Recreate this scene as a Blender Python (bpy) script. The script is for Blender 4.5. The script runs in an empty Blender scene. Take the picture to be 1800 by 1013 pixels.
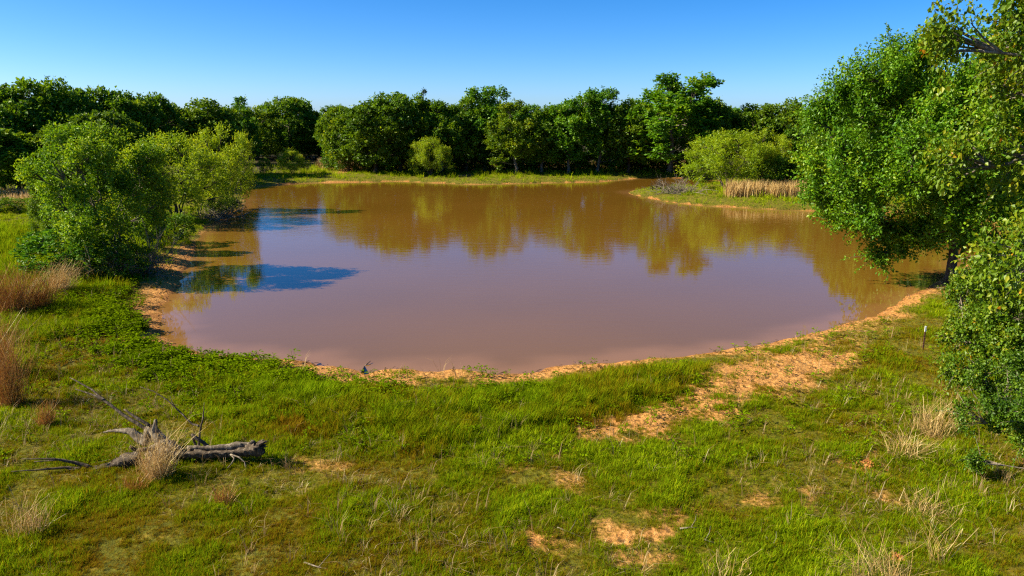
import bpy, math, random
import numpy as np
from mathutils import Vector

S = bpy.context.scene
C = S.collection
R = math.radians

# ------------------------------------------------------------------ camera
CAM_H = 8.0
F = 1300.0                      # focal length in pixels of the 1800 px wide photograph
PITCH = 13.25
cd = bpy.data.cameras.new('camera'); cam = bpy.data.objects.new('camera', cd); C.objects.link(cam)
cam.location = (0, 0, CAM_H); cam.rotation_euler = (R(90 - PITCH), 0, 0)
cd.sensor_width = 36; cd.lens = F / 1800 * 36; cd.clip_start = 0.1; cd.clip_end = 6000
S.camera = cam

# ------------------------------------------------------------------ sky, sun, exposure
SUN_EL, SUN_AZ = 34.5, -3.0     # the sun stands to the left of the camera
to_sun = Vector((-math.cos(R(SUN_EL)) * math.cos(R(SUN_AZ)), math.cos(R(SUN_EL)) * math.sin(R(SUN_AZ)), math.sin(R(SUN_EL))))
w = bpy.data.worlds.new('World'); S.world = w; w.use_nodes = True
nt = w.node_tree; nt.nodes.clear()
sky = nt.nodes.new('ShaderNodeTexSky'); sky.sky_type = 'NISHITA'; sky.sun_disc = False
sky.sun_elevation = R(SUN_EL); sky.sun_rotation = R(-(90 - SUN_AZ))
sky.altitude = 0; sky.air_density = 0.55; sky.dust_density = 0.55; sky.ozone_density = 6.0
hs = nt.nodes.new('ShaderNodeHueSaturation'); hs.inputs['Saturation'].default_value = 1.25
bg = nt.nodes.new('ShaderNodeBackground'); bg.inputs['Strength'].default_value = 0.080
wo = nt.nodes.new('ShaderNodeOutputWorld')
nt.links.new(sky.outputs[0], hs.inputs['Color']); nt.links.new(hs.outputs[0], bg.inputs[0]); nt.links.new(bg.outputs[0], wo.inputs[0])
sd_ = bpy.data.lights.new('sun', 'SUN'); sun = bpy.data.objects.new('sun', sd_); C.objects.link(sun)
sd_.energy = 5.0; sd_.angle = R(0.5); sd_.color = (1.0, 0.90, 0.67)
sun.rotation_euler = (-to_sun).to_track_quat('-Z', 'Y').to_euler()
S.view_settings.view_transform = 'Standard'; S.view_settings.look = 'None'
S.view_settings.gamma = 1; S.view_settings.use_curve_mapping = False
S.view_settings.exposure = 1.32
S.cycles.max_bounces = 6; S.cycles.diffuse_bounces = 3; S.cycles.glossy_bounces = 3; S.cycles.transmission_bounces = 4
S.cycles.filter_width = 1.25; S.cycles.use_denoising = False
S.cycles.caustics_reflective = False; S.cycles.caustics_refractive = False

# ------------------------------------------------------------------ photograph pixel -> place
cp, sp = math.cos(R(PITCH)), math.sin(R(PITCH))
def ray(x, y):
    u, v = (x - 900) / F, (506.5 - y) / F
    return np.array([u, cp + v * sp, -sp + v * cp])
def px(x, y, z=0.0):            # where the ray meets the level z
    d = ray(x, y); t = (z - CAM_H) / d[2]
    return np.array([0, 0, CAM_H]) + d * t
def at(x, y, Y):                # where the ray meets the vertical plane at distance Y
    d = ray(x, y)
    return np.array([0, 0, CAM_H]) + d * (Y / d[1])
def depth(p): return p[1] * cp + (CAM_H - p[2]) * sp
def mpp(p): return depth(p) / F # metres per photograph pixel

# ------------------------------------------------------------------ noise
def _h(ix, iy, seed):
    n = (ix.astype(np.int64) * 374761393 + iy.astype(np.int64) * 668265263 + seed * 144665) & 0xffffffff
    n = ((n ^ (n >> 13)) * 1274126177) & 0xffffffff
    return ((n ^ (n >> 16)) & 0xffff) / 65535.0
def vnoise(x, y, seed=0):
    ix, iy = np.floor(x), np.floor(y); fx, fy = x - ix, y - iy
    fx = fx * fx * (3 - 2 * fx); fy = fy * fy * (3 - 2 * fy)
    a, b = _h(ix, iy, seed), _h(ix + 1, iy, seed); c, d = _h(ix, iy + 1, seed), _h(ix + 1, iy + 1, seed)
    return (a * (1 - fx) + b * fx) * (1 - fy) + (c * (1 - fx) + d * fx) * fy
def fbm(x, y, seed=0, o=4):
    s, a, t = 0, 1.0, 0
    for k in range(o):
        s = s + a * vnoise(x * 2 ** k + 17 * k, y * 2 ** k - 9 * k, seed + k); t += a; a *= .5
    return s / t
def sstep(a, b, x):
    t = np.clip((x - a) / (b - a), 0, 1); return t * t * (3 - 2 * t)

# ------------------------------------------------------------------ shoreline
SH = [(318,606),(350,616),(420,625),(500,631),(560,638),(605,645),(628,655),(640,661),(652,657),(668,650),(695,646),(716,651),(735,656),
      (770,651),(805,649),(850,651),(880,657),(915,658),(940,653),(985,645),(1060,640),(1150,630),(1240,620),(1330,605),(1420,586),(1490,568),
      (1545,548),(1580,527),(1612,512),(1650,492),(1700,465),(1740,430),(1750,400),(1700,379),(1600,375),(1500,374.5),(1400,371),(1300,366),
      (1200,359),(1135,348),(1103,339),(1125,333.5),(1170,331),(1235,326),(1270,321),(1240,316),(1190,313.5),(1140,313),(1090,317),(1060,320),(1000,321.5),
      (900,323.5),(830,325),(790,323),(750,322),(700,319.5),(640,321),(560,322),(500,325),(445,330.5),(420,339),(430,350),(428,364),
      (402,378),(372,395),(352,420),(342,450),(326,480),(318,502),(298,530),(282,556),(284,582)]
P = np.array([px(*p)[:2] for p in SH])
def catmull(P, n=6):
    out = []
    m = len(P)
    for i in range(m):
        p0, p1, p2, p3 = P[i - 1], P[i], P[(i + 1) % m], P[(i + 2) % m]
        for k in range(n):
            t = k / n
            out.append(.5 * (2 * p1 + (p2 - p0) * t + (2 * p0 - 5 * p1 + 4 * p2 - p3) * t * t + (3 * p1 - p0 - 3 * p2 + p3) * t ** 3))
    return np.array(out)
SHW = catmull(P, 6)
_n = np.roll(SHW, -1, 0) - np.roll(SHW, 1, 0); _n = np.stack([_n[:, 1], -_n[:, 0]], 1) / np.linalg.norm(_n, axis=1)[:, None]
SHW = SHW + _n * ((fbm(SHW[:, 0] * 1.3, SHW[:, 1] * 1.3, 101, 3) - .5) * .7)[:, None]
def poly_sd(poly, x, y):        # signed distance, positive outside
    x = np.asarray(x, float).ravel(); y = np.asarray(y, float).ravel()
    out = np.empty(len(x))
    A = poly; B = np.roll(poly, -1, 0); E = B - A; L2 = (E ** 2).sum(1) + 1e-12
    for s in range(0, len(x), 20000):
        X = x[s:s + 20000, None]; Y = y[s:s + 20000, None]
        dx, dy = X - A[:, 0], Y - A[:, 1]
        t = np.clip((dx * E[:, 0] + dy * E[:, 1]) / L2, 0, 1)
        d = np.sqrt(((dx - t * E[:, 0]) ** 2 + (dy - t * E[:, 1]) ** 2).min(1))
        c = ((A[:, 1] > Y) != (B[:, 1] > Y)) & (X < (B[:, 0] - A[:, 0]) * (Y - A[:, 1]) / (B[:, 1] - A[:, 1] + 1e-12) + A[:, 0])
        out[s:s + 20000] = np.where(c.sum(1) % 2 == 1, -d, d)
    return out

def height(x, y, sd=None):
    x = np.asarray(x, float); y = np.asarray(y, float)
    shp = x.shape
    if sd is None: sd = poly_sd(SHW, x, y).reshape(shp)
    o = np.maximum(sd, 0)
    z = 0.30 * np.tanh(o / 2.6) + 0.10 * np.tanh(o / .5)
    z = z + sstep(.6, 6, o) * (fbm(x * .18, y * .18, 3) - .45) * .30 + sstep(.3, 2, o) * (fbm(x * 1.3, y * 1.3, 5) - .5) * .10
    fine = (np.abs(x) < 22) & (y < 34)
    z = z + np.where(fine, sstep(.1, 1.0, o) * (fbm(x * 4.5, y * 4.5, 9, 2) - .5) * .06, 0)
    z = np.maximum(z, .02 + .0 * o)
    zi = -0.02 + np.minimum(sd, 0) * .22
    return np.where(sd > 0, np.where(sd < .15, z * (sd / .15), z), np.maximum(zi * np.clip(-sd / .15, 0, 1), -1.6))
def hz(x, y): return float(height(np.array([x]), np.array([y]))[0])
def ground_at(x, y):            # photograph pixel -> point on the terrain
    z = 0.3
    for _ in range(4):
        p = px(x, y, z); z = hz(p[0], p[1])
    p[2] = z
    return p

# bare earth, 0..1
def world_poly(pts): return catmull(np.array([px(x, y, .3)[:2] for x, y in pts]), 3)
BARE = [([(1000,795),(1012,760),(1060,735),(1130,712),(1190,690),(1235,655),(1330,622),(1440,605),(1500,622),(1495,652),(1410,690),(1330,715),(1235,755),(1190,775),(1090,775)], 1.0, .9),
        ([(890,985),(905,945),(940,935),(990,950),(1020,975),(960,995)], 1.1, .5),
        ([(1035,955),(1060,925),(1110,940),(1190,930),(1200,955),(1120,970)], 1.1, .45),
        ([(1110,925),(1150,900),(1230,895),(1280,905),(1240,922),(1160,930)], .95, .4),
        ([(1470,820),(1500,805),(1545,800),(1540,830),(1500,838)], 1.0, .35),
        ([(640,685),(660,655),(720,652),(735,680)], 1., .3),
        ([(500,640),(560,640),(620,655),(610,672),(540,662)], .8, .4),
        ([(215,570),(250,530),(300,520),(290,600),(250,605)], .8, .5),
        ([(1380,610),(1450,580),(1560,535),(1600,520),(1560,580),(1480,620)], .45, .6),
        ([(1090,1010),(1110,985),(1180,990),(1190,1010)], .7, .4),
        ([(590,305),(600,285),(640,285),(640,302)], .9, 1.5)]
BARE = [(world_poly(p), s, e) for p, s, e in BARE]
def bare(x, y, sd):
    n = fbm(x * 1.1, y * 1.1, 21, 4); n2 = fbm(x * 3.5, y * 3.5, 25, 3)
    b = np.zeros_like(x)
    for poly, s, e in BARE:
        d = poly_sd(poly, x, y)
        b = np.maximum(b, s * sstep(e, -e, d + (n - .5) * 2.2 * e + (n2 - .5) * 1.0 * e))
    # beach strip along the near shore, wider at the left cattle bank
    wl = np.where(y < 45, .85 + .75 * sstep(-9, -5, x) * sstep(5, 1, x), .30 * fbm(x * .12, y * .12, 23)) + sstep(-8, -13, x) * (y < 45) * .9 + sstep(6, 14, x) * (y < 40) * .25
    b = np.maximum(b, sstep(wl * 1.4, wl * .35, sd + (n - .5) * 1.3))
    # worn specks in the pasture
    b = np.maximum(b, sstep(.64, .80, fbm(x * .8, y * .8, 31, 4)) * .6 * (y < 40))
    return np.clip(b, 0, 1)

# ------------------------------------------------------------------ object helpers
def tag(o, label=None, cat=None, group=None, kind=None):
    if label: o['label'] = label
    if cat: o['category'] = cat
    if group: o['group'] = group
    if kind: o['kind'] = kind
    return o
def empty(name, loc, rz=0):
    o = bpy.data.objects.new(name, None); C.objects.link(o); o.location = tuple(loc); o.rotation_euler = (0, 0, rz)
    o.empty_display_size = .2
    return o
class MB:                       # all-quad mesh accumulator
    def __init__(s): s.v = []; s.f = []; s.a = []; s.n = 0
    def add(s, v, f, a=None):
        v = np.asarray(v, float).reshape(-1, 3); f = np.asarray(f, int).reshape(-1, 4)
        s.v.append(v); s.f.append(f + s.n); s.n += len(v)
        s.a.append(np.full(len(v), .5) if a is None else np.broadcast_to(a, (len(v),)))
    def tube(s, pts, rad, sides=6, a=None, rough=0, rng=None, cap=True):
        p = np.asarray(pts, float); r = np.broadcast_to(np.asarray(rad, float), (len(p),)).copy()
        if cap:
            p = np.vstack([p[:1], p, p[-1:]]); r = np.concatenate([[r[0] * .02], r, [r[-1] * .02]])
        t = np.gradient(p, axis=0)
        if cap: t[0] = t[1]; t[-1] = t[-2]
        t /= np.linalg.norm(t, axis=1)[:, None] + 1e-9
        up = np.array([0, 0, 1.]) if abs(t[:, 2]).mean() < .8 else np.array([1., 0, 0])
        u = np.cross(t, up); u /= np.linalg.norm(u, axis=1)[:, None] + 1e-9; v = np.cross(t, u)
        an = np.arange(sides) / sides * 2 * np.pi
        rr = r[:, None] * np.ones(sides)
        if rough and rng is not None: rr = rr * (1 + rough * rng.normal(size=rr.shape) * .5 + rough * rng.normal(size=sides))
        V = p[:, None] + rr[..., None] * (np.cos(an)[None, :, None] * u[:, None] + np.sin(an)[None, :, None] * v[:, None])
        n = len(p); i = np.arange(n - 1)[:, None] * sides; k = np.arange(sides)[None]; k2 = (k + 1) % sides
        s.add(V.reshape(-1, 3), np.stack([i + k, i + k2, i + sides + k2, i + sides + k], -1).reshape(-1, 4), a)
    def leaves(s, c, ax, nr, ln, wd, tint, fold=.12):
        ax = ax / (np.linalg.norm(ax, axis=1)[:, None] + 1e-9)
        sd = np.cross(ax, nr); sd /= np.linalg.norm(sd, axis=1)[:, None] + 1e-9
        nr = np.cross(sd, ax)
        ln = np.broadcast_to(ln, (len(c),))[:, None]; wd = np.broadcast_to(wd, (len(c),))[:, None]
        b = c; t = c + ax * ln - nr * ln * .1; m = c + ax * ln * .45 + nr * wd * fold
        V = np.stack([b, m + sd * wd * .5, t, m - sd * wd * .5], 1)
        n = len(c)
        s.add(V.reshape(-1, 3), np.arange(4 * n).reshape(-1, 4), np.repeat(np.broadcast_to(tint, (n,)), 4))
    def mesh(s, name, mat, smooth=False):
        v = np.vstack(s.v).astype(np.float32); f = np.vstack(s.f).astype(np.int32); a = np.concatenate(s.a).astype(np.float32)
        me = bpy.data.meshes.new(name)
        me.vertices.add(len(v)); me.vertices.foreach_set('co', v.ravel())
        me.loops.add(f.size); me.loops.foreach_set('vertex_index', f.ravel())
        me.polygons.add(len(f)); me.polygons.foreach_set('loop_start', np.arange(len(f), dtype=np.int32) * 4)
        try: me.polygons.foreach_set('loop_total', np.full(len(f), 4, np.int32))
        except Exception: pass
        me.polygons.foreach_set('use_smooth', np.full(len(f), smooth))
        me.attributes.new('tint', 'FLOAT', 'POINT').data.foreach_set('value', a)
        me.materials.append(mat); me.update(calc_edges=True); me.validate()
        return me
    def build(s, name, mat, parent=None, smooth=False):
        o = bpy.data.objects.new(name, s.mesh(name, mat, smooth)); C.objects.link(o)
        if parent: o.parent = parent
        return o

# ------------------------------------------------------------------ materials
def mat(name):
    m = bpy.data.materials.new(name); m.use_nodes = True; t = m.node_tree; t.nodes.clear()
    N = lambda k, **kw: _node(t, k, **kw)
    return m, t, N
def _node(t, k, **kw):
    n = t.nodes.new('ShaderNode' + k)
    for a, v in kw.items():
        if a.startswith('i_'): n.inputs[a[2:].replace('_', ' ')].default_value = v
        else: setattr(n, a, v)
    return n
def ramp(t, stops, fac=None, interp='LINEAR'):
    r = t.nodes.new('ShaderNodeValToRGB'); e = r.color_ramp.elements; r.color_ramp.interpolation = interp
    while len(e) < len(stops): e.new(.5)
    for x, (p, c) in zip(e, stops): x.position = p; x.color = (*c, 1)
    if fac is not None: t.links.new(fac, r.inputs[0])
    return r
def leaf_mat(name, stops, trans=.3, gloss=.05, instancer=False, objvar=.10, rough=.45):
    m, t, N = mat(name); L = t.links.new
    a = N('Attribute', attribute_name='tint'); fac = a.outputs['Fac']
    if instancer:
        b = N('Attribute', attribute_name='itint', attribute_type='INSTANCER')
        s1 = N('Math', operation='ADD'); L(a.outputs['Fac'], s1.inputs[0]); L(b.outputs['Fac'], s1.inputs[1])
        s2 = N('Math', operation='SUBTRACT'); L(s1.outputs[0], s2.inputs[0]); s2.inputs[1].default_value = .5; fac = s2.outputs[0]
    else:
        oi = N('ObjectInfo')
        s1 = N('Math', operation='MULTIPLY_ADD'); L(oi.outputs['Random'], s1.inputs[0]); s1.inputs[1].default_value = 2 * objvar; s1.inputs[2].default_value = -objvar
        s2 = N('Math', operation='ADD'); L(s1.outputs[0], s2.inputs[0]); L(a.outputs['Fac'], s2.inputs[1]); fac = s2.outputs[0]
    r = ramp(t, stops, fac)
    d = N('BsdfDiffuse'); L(r.outputs[0], d.inputs[0])
    tr = N('BsdfTranslucent'); hv = N('HueSaturation'); hv.inputs['Hue'].default_value = .485; hv.inputs['Value'].default_value = 1.25
    L(r.outputs[0], hv.inputs['Color']); L(hv.outputs[0], tr.inputs[0])
    mx = N('MixShader'); mx.inputs[0].default_value = trans; L(d.outputs[0], mx.inputs[1]); L(tr.outputs[0], mx.inputs[2])
    out = N('OutputMaterial')
    if gloss:
        g = N('BsdfGlossy'); g.inputs['Roughness'].default_value = rough; g.inputs['Color'].default_value = (.9, .95, .8, 1)
        m2 = N('MixShader'); m2.inputs[0].default_value = gloss; L(mx.outputs[0], m2.inputs[1]); L(g.outputs[0], m2.inputs[2]); L(m2.outputs[0], out.inputs[0])
    else: L(mx.outputs[0], out.inputs[0])
    return m
M = {}
M['oak'] = leaf_mat('oak_leaf', [(0, (.018, .055, .002)), (.45, (.070, .15, .003)), (.75, (.145, .235, .004)), (1, (.24, .28, .006))], .42, .02)
M['elm'] = leaf_mat('elm_leaf', [(0, (.014, .06, .002)), (.45, (.055, .165, .003)), (.75, (.12, .26, .004)), (1, (.25, .34, .006))], .36, .02)
M['dark'] = leaf_mat('dark_leaf', [(0, (.020, .062, .002)), (.5, (.068, .165, .003)), (.8, (.135, .235, .004)), (1, (.21, .27, .005))], .42, .02)
M['willow'] = leaf_mat('willow_leaf', [(0, (.10, .19, .003)), (.45, (.235, .345, .005)), (.75, (.34, .42, .007)), (1, (.48, .35, .012))], .45, .02)
M['rightoak'] = leaf_mat('young_oak_leaf', [(0, (.016, .05, .002)), (.45, (.055, .125, .003)), (.75, (.13, .20, .004)), (.93, (.25, .25, .006)), (1, (.45, .20, .01))], .30, .02)
M['bright'] = leaf_mat('bright_leaf', [(0, (.018, .065, .002)), (.4, (.072, .185, .003)), (.7, (.155, .28, .004)), (1, (.31, .39, .008))], .42, .02)
M['cedar'] = leaf_mat('cedar_leaf', [(0, (.012, .03, .008)), (1, (.04, .08, .02))], .15, .02)
M['grass'] = leaf_mat('grass_blade', [(0, (.20, .09, .008)), (.22, (.24, .16, .006)), (.45, (.19, .20, .004)), (.65, (.135, .215, .003)), (.85, (.16, .27, .004)), (1, (.33, .39, .008))], .38, 0, True)
M['weed'] = leaf_mat('weed_leaf', [(0, (.06, .10, .002)), (.5, (.13, .21, .002)), (1, (.24, .31, .005))], .36, 0, True)
M['straw'] = leaf_mat('straw_stalk', [(0, (.12, .07, .03)), (.5, (.32, .21, .08)), (1, (.58, .45, .24))], .2, .03, True)
M['reed'] = leaf_mat('dry_reed', [(0, (.12, .042, .008)), (.5, (.30, .125, .022)), (1, (.50, .29, .07))], .2, .03)
M['pale_reed'] = leaf_mat('pale_reed', [(0, (.22, .13, .035)), (.5, (.46, .30, .10)), (1, (.70, .52, .24))], .2, .03)

def bark_mat(name, c0, c1, c2, sc=9):
    m, t, N = mat(name); L = t.links.new
    tc = N('TexCoord'); mp = N('Mapping'); mp.inputs['Scale'].default_value = (1, 1, .35); L(tc.outputs['Object'], mp.inputs[0])
    n = N('TexNoise', i_Scale=sc, i_Detail=6, i_Roughness=.65); L(mp.outputs[0], n.inputs['Vector'])
    r = ramp(t, [(.3, c0), (.52, c1), (.72, c2)], n.outputs['Fac'])
    b = N('BsdfPrincipled', i_Roughness=.9); b.inputs['Specular IOR Level'].default_value = .2
    bp = N('Bump', i_Strength=.7, i_Distance=.03); L(n.outputs['Fac'], bp.inputs['Height']); L(bp.outputs[0], b.inputs['Normal'])
    L(r.outputs[0], b.inputs['Base Color']); o = N('OutputMaterial'); L(b.outputs[0], o.inputs[0])
    return m
M['bark'] = bark_mat('bark', (.035, .026, .018), (.075, .058, .042), (.13, .11, .085))
M['pale_bark'] = bark_mat('pale_bark', (.07, .055, .04), (.15, .125, .10), (.26, .23, .19))
M['dead_wood'] = bark_mat('dead_wood', (.035, .026, .017), (.14, .11, .08), (.38, .32, .24), 14)
M['dark_wood'] = bark_mat('dark_dead_wood', (.022, .015, .010), (.075, .055, .038), (.24, .19, .14), 14)
M['grey_twig'] = bark_mat('grey_twig', (.08, .06, .04), (.19, .155, .115), (.36, .31, .24), 14)

# ground
m, t, N = mat('pasture_ground'); L = t.links.new; M['ground'] = m
geo = N('NewGeometry')
ab = N('Attribute', attribute_name='bare'); af = N('Attribute', attribute_name='litter'); aw = N('Attribute', attribute_name='wet')
n1 = N('TexNoise', i_Scale=.9, i_Detail=8, i_Roughness=.7); L(geo.outputs['Position'], n1.inputs['Vector'])
n2 = N('TexNoise', i_Scale=9, i_Detail=6, i_Roughness=.7); L(geo.outputs['Position'], n2.inputs['Vector'])
n3 = N('TexNoise', i_Scale=3.0, i_Detail=5, i_Roughness=.7); L(geo.outputs['Position'], n3.inputs['Vector'])
sand = ramp(t, [(.28, (.17, .07, .018)), (.42, (.38, .17, .045)), (.58, (.56, .28, .08)), (.75, (.66, .38, .14))], n2.outputs['Fac'])
veg = ramp(t, [(.3, (.060, .060, .005)), (.5, (.12, .115, .007)), (.68, (.20, .14, .015))], n3.outputs['Fac'])
lit = ramp(t, [(.3, (.020, .015, .008)), (.6, (.050, .038, .018)), (.8, (.09, .07, .035))], n2.outputs['Fac'])
# ragged edge between earth and turf
ad = N('Math', operation='ADD'); L(ab.outputs['Fac'], ad.inputs[0])
ms = N('Math', operation='MULTIPLY_ADD'); L(n2.outputs['Fac'], ms.inputs[0]); ms.inputs[1].default_value = 1.3; ms.inputs[2].default_value = -.65
L(ms.outputs[0], ad.inputs[1])
br = N('MapRange'); br.inputs['From Min'].default_value = .18; br.inputs['From Max'].default_value = .85; L(ad.outputs[0], br.inputs['Value'])
mx = N('MixRGB'); L(br.outputs[0], mx.inputs[0]); L(veg.outputs[0], mx.inputs[1]); L(sand.outputs[0], mx.inputs[2])
mx2 = N('MixRGB'); L(af.outputs['Fac'], mx2.inputs[0]); L(mx.outputs[0], mx2.inputs[1]); L(lit.outputs[0], mx2.inputs[2])
wetc = N('MixRGB', blend_type='MULTIPLY'); L(aw.outputs['Fac'], wetc.inputs[0]); L(mx2.outputs[0], wetc.inputs[1]); wetc.inputs[2].default_value = (.72, .64, .58, 1)
vo = N('TexVoronoi', i_Scale=3.6); vo.inputs['Randomness'].default_value = 1; L(geo.outputs['Position'], vo.inputs['Vector'])   # hoof prints
vr = N('MapRange'); vr.inputs['From Min'].default_value = .05; vr.inputs['From Max'].default_value = .38; L(vo.outputs['Distance'], vr.inputs['Value'])
hm = N('Math', operation='MULTIPLY_ADD'); L(n2.outputs['Fac'], hm.inputs[0]); hm.inputs[1].default_value = 1.3; L(vr.outputs[0], hm.inputs[2])
bp = N('Bump', i_Strength=1.0, i_Distance=.07); L(hm.outputs[0], bp.inputs['Height'])
b = N('BsdfPrincipled', i_Roughness=.95); b.inputs['Specular IOR Level'].default_value = .15
L(wetc.outputs[0], b.inputs['Base Color']); L(bp.outputs[0], b.inputs['Normal']); o = N('OutputMaterial'); L(b.outputs[0], o.inputs[0])

# muddy water: suspended red clay under a reflecting surface
m, t, N = mat('muddy_water'); L = t.links.new; M['water'] = m
geo = N('NewGeometry'); dp = N('Attribute', attribute_name='shallow')
nc = N('TexNoise', i_Scale=.07, i_Detail=3); L(geo.outputs['Position'], nc.inputs['Vector'])
mud = ramp(t, [(.35, (.140, .068, .008)), (.65, (.158, .076, .010))], nc.outputs['Fac'])
mxs = N('MixRGB'); L(dp.outputs['Fac'], mxs.inputs[0]); L(mud.outputs[0], mxs.inputs[1]); mxs.inputs[2].default_value = (.215, .105, .03, 1)
b = N('BsdfPrincipled', i_Roughness=.02, i_IOR=1.52); L(mxs.outputs[0], b.inputs['Base Color'])
mp = N('Mapping'); mp.inputs['Scale'].default_value = (.7, 2.2, 1); mp.inputs['Rotation'].default_value = (0, 0, R(12)); L(geo.outputs['Position'], mp.inputs[0])
r1 = N('TexNoise', i_Scale=1.2, i_Detail=5, i_Roughness=.55, i_Distortion=.4); L(mp.outputs[0], r1.inputs['Vector'])
pt = N('TexNoise', i_Scale=.05, i_Detail=2); L(geo.outputs['Position'], pt.inputs['Vector'])
sx = N('SeparateXYZ'); L(geo.outputs['Position'], sx.inputs[0])
ry = N('MapRange'); ry.inputs['From Min'].default_value = 30; ry.inputs['From Max'].default_value = 55; ry.inputs['To Min'].default_value = .25; ry.inputs['To Max'].default_value = 1; L(sx.outputs['Y'], ry.inputs['Value'])
rp = N('MapRange'); rp.inputs['From Min'].default_value = .38; rp.inputs['From Max'].default_value = .62; rp.inputs['To Min'].default_value = .35; L(pt.outputs['Fac'], rp.inputs['Value'])
mm = N('Math', operation='MULTIPLY'); L(ry.outputs[0], mm.inputs[0]); L(rp.outputs[0], mm.inputs[1])
bp = N('Bump', i_Distance=.012); L(mm.outputs[0], bp.inputs['Strength']); L(r1.outputs['Fac'], bp.inputs['Height'])
L(bp.outputs[0], b.inputs['Normal']); o = N('OutputMaterial'); L(b.outputs[0], o.inputs[0])

def plain(name, c0, c1, rough=.8, sc=30, metal=0):
    m, t, N = mat(name); L = t.links.new
    tc = N('TexCoord'); n = N('TexNoise', i_Scale=sc, i_Detail=5); L(tc.outputs['Object'], n.inputs['Vector'])
    r = ramp(t, [(.35, c0), (.65, c1)], n.outputs['Fac']); b = N('BsdfPrincipled', i_Roughness=rough, i_Metallic=metal); L(r.outputs[0], b.inputs['Base Color'])
    bp = N('Bump', i_Strength=.6, i_Distance=.02); L(n.outputs['Fac'], bp.inputs['Height']); L(bp.outputs[0], b.inputs['Normal'])
    o = N('OutputMaterial'); L(b.outputs[0], o.inputs[0]); return m
M['rust'] = plain('rusty_steel', (.10, .035, .02), (.17, .07, .035), .8, 40)
M['white'] = plain('white_paint', (.75, .75, .73), (.82, .82, .80), .5, 40)
M['redearth'] = plain('red_earth', (.26, .085, .016), (.46, .19, .045), .95, 16)

# ------------------------------------------------------------------ ground sheet and water
def axis(segs):
    a = []
    for lo, hi, st in segs: a.append(np.arange(lo, hi, st))
    return np.concatenate(a + [[segs[-1][1]]])
def geom(a, b, n): return list(np.geomspace(a, b, n))
gx = np.array(sorted(set([-x for x in geom(60, 2500, 14)] + list(np.arange(-60, -20, 1.0)) + list(np.arange(-20, 20, .14)) + list(np.arange(20, 60, 1.0)) + geom(60, 2500, 14))))
gy = np.array(sorted(set([-x for x in geom(4, 2500, 16)] + list(np.arange(-4, 8, 1.)) + list(np.arange(8, 32, .14)) + list(np.arange(32, 60, .5)) + list(np.arange(60, 130, 1.)) + geom(130, 3000, 18))))
GX, GY = np.meshgrid(gx, gy); sh = GX.shape
sdg = poly_sd(SHW, GX, GY).reshape(sh); GZ = height(GX, GY, sdg)
gb = MB(); nx = len(gx); ii, jj = np.meshgrid(np.arange(len(gy) - 1), np.arange(nx - 1), indexing='ij'); q = ii * nx + jj
gb.add(np.stack([GX, GY, GZ], -1).reshape(-1, 3), np.stack([q, q + 1, q + nx + 1, q + nx], -1).reshape(-1, 4))
ground = gb.build('ground', M['ground'], smooth=True); tag(ground, 'grassy pasture ground with patches of bare orange sand round the pond', 'ground', kind='structure')
bz = bare(GX.ravel(), GY.ravel(), sdg.ravel())
def litter(x, y, sd):           # leaf litter under the woods
    edge = np.interp(x, [-200, -45, -28, -12, 30, 60, 200], [60, 70, 108, 104, 102, 75, 60])
    return sstep(0, 8, y - edge + (fbm(x * .3, y * .3, 41) - .5) * 8) * .9
for nm, val in (('bare', bz), ('litter', litter(GX.ravel(), GY.ravel(), sdg.ravel())), ('wet', sstep(.55, .05, sdg.ravel() + (fbm(GX.ravel() * 1.7, GY.ravel() * 1.7, 103, 3) - .5) * .9))):
    ground.data.attributes.new(nm, 'FLOAT', 'POINT').data.foreach_set('value', val.astype(np.float32))
wx = np.arange(SHW[:, 0].min() - 2, SHW[:, 0].max() + 2, .5); wy = np.concatenate([np.arange(SHW[:, 1].min() - 2, 34, .2), np.arange(34, SHW[:, 1].max() + 2, 1.)])
WX, WY = np.meshgrid(wx, wy); wsd = poly_sd(SHW, WX, WY)
wb = MB(); nx = len(wx); ii, jj = np.meshgrid(np.arange(len(wy) - 1), np.arange(nx - 1), indexing='ij'); q = ii * nx + jj
wb.add(np.stack([WX, WY, WX * 0 + .012], -1).reshape(-1, 3), np.stack([q, q + 1, q + nx + 1, q + nx], -1).reshape(-1, 4))
water = wb.build('water', M['water'], smooth=True); tag(water, 'calm muddy brown water of the farm pond', 'pond water', kind='structure')
water.data.attributes.new('shallow', 'FLOAT', 'POINT').data.foreach_set('value', sstep(-1.6, 0, wsd + (fbm(WX.ravel() * .8, WY.ravel() * .8, 51) - .5) * 1.5).astype(np.float32))

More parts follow.
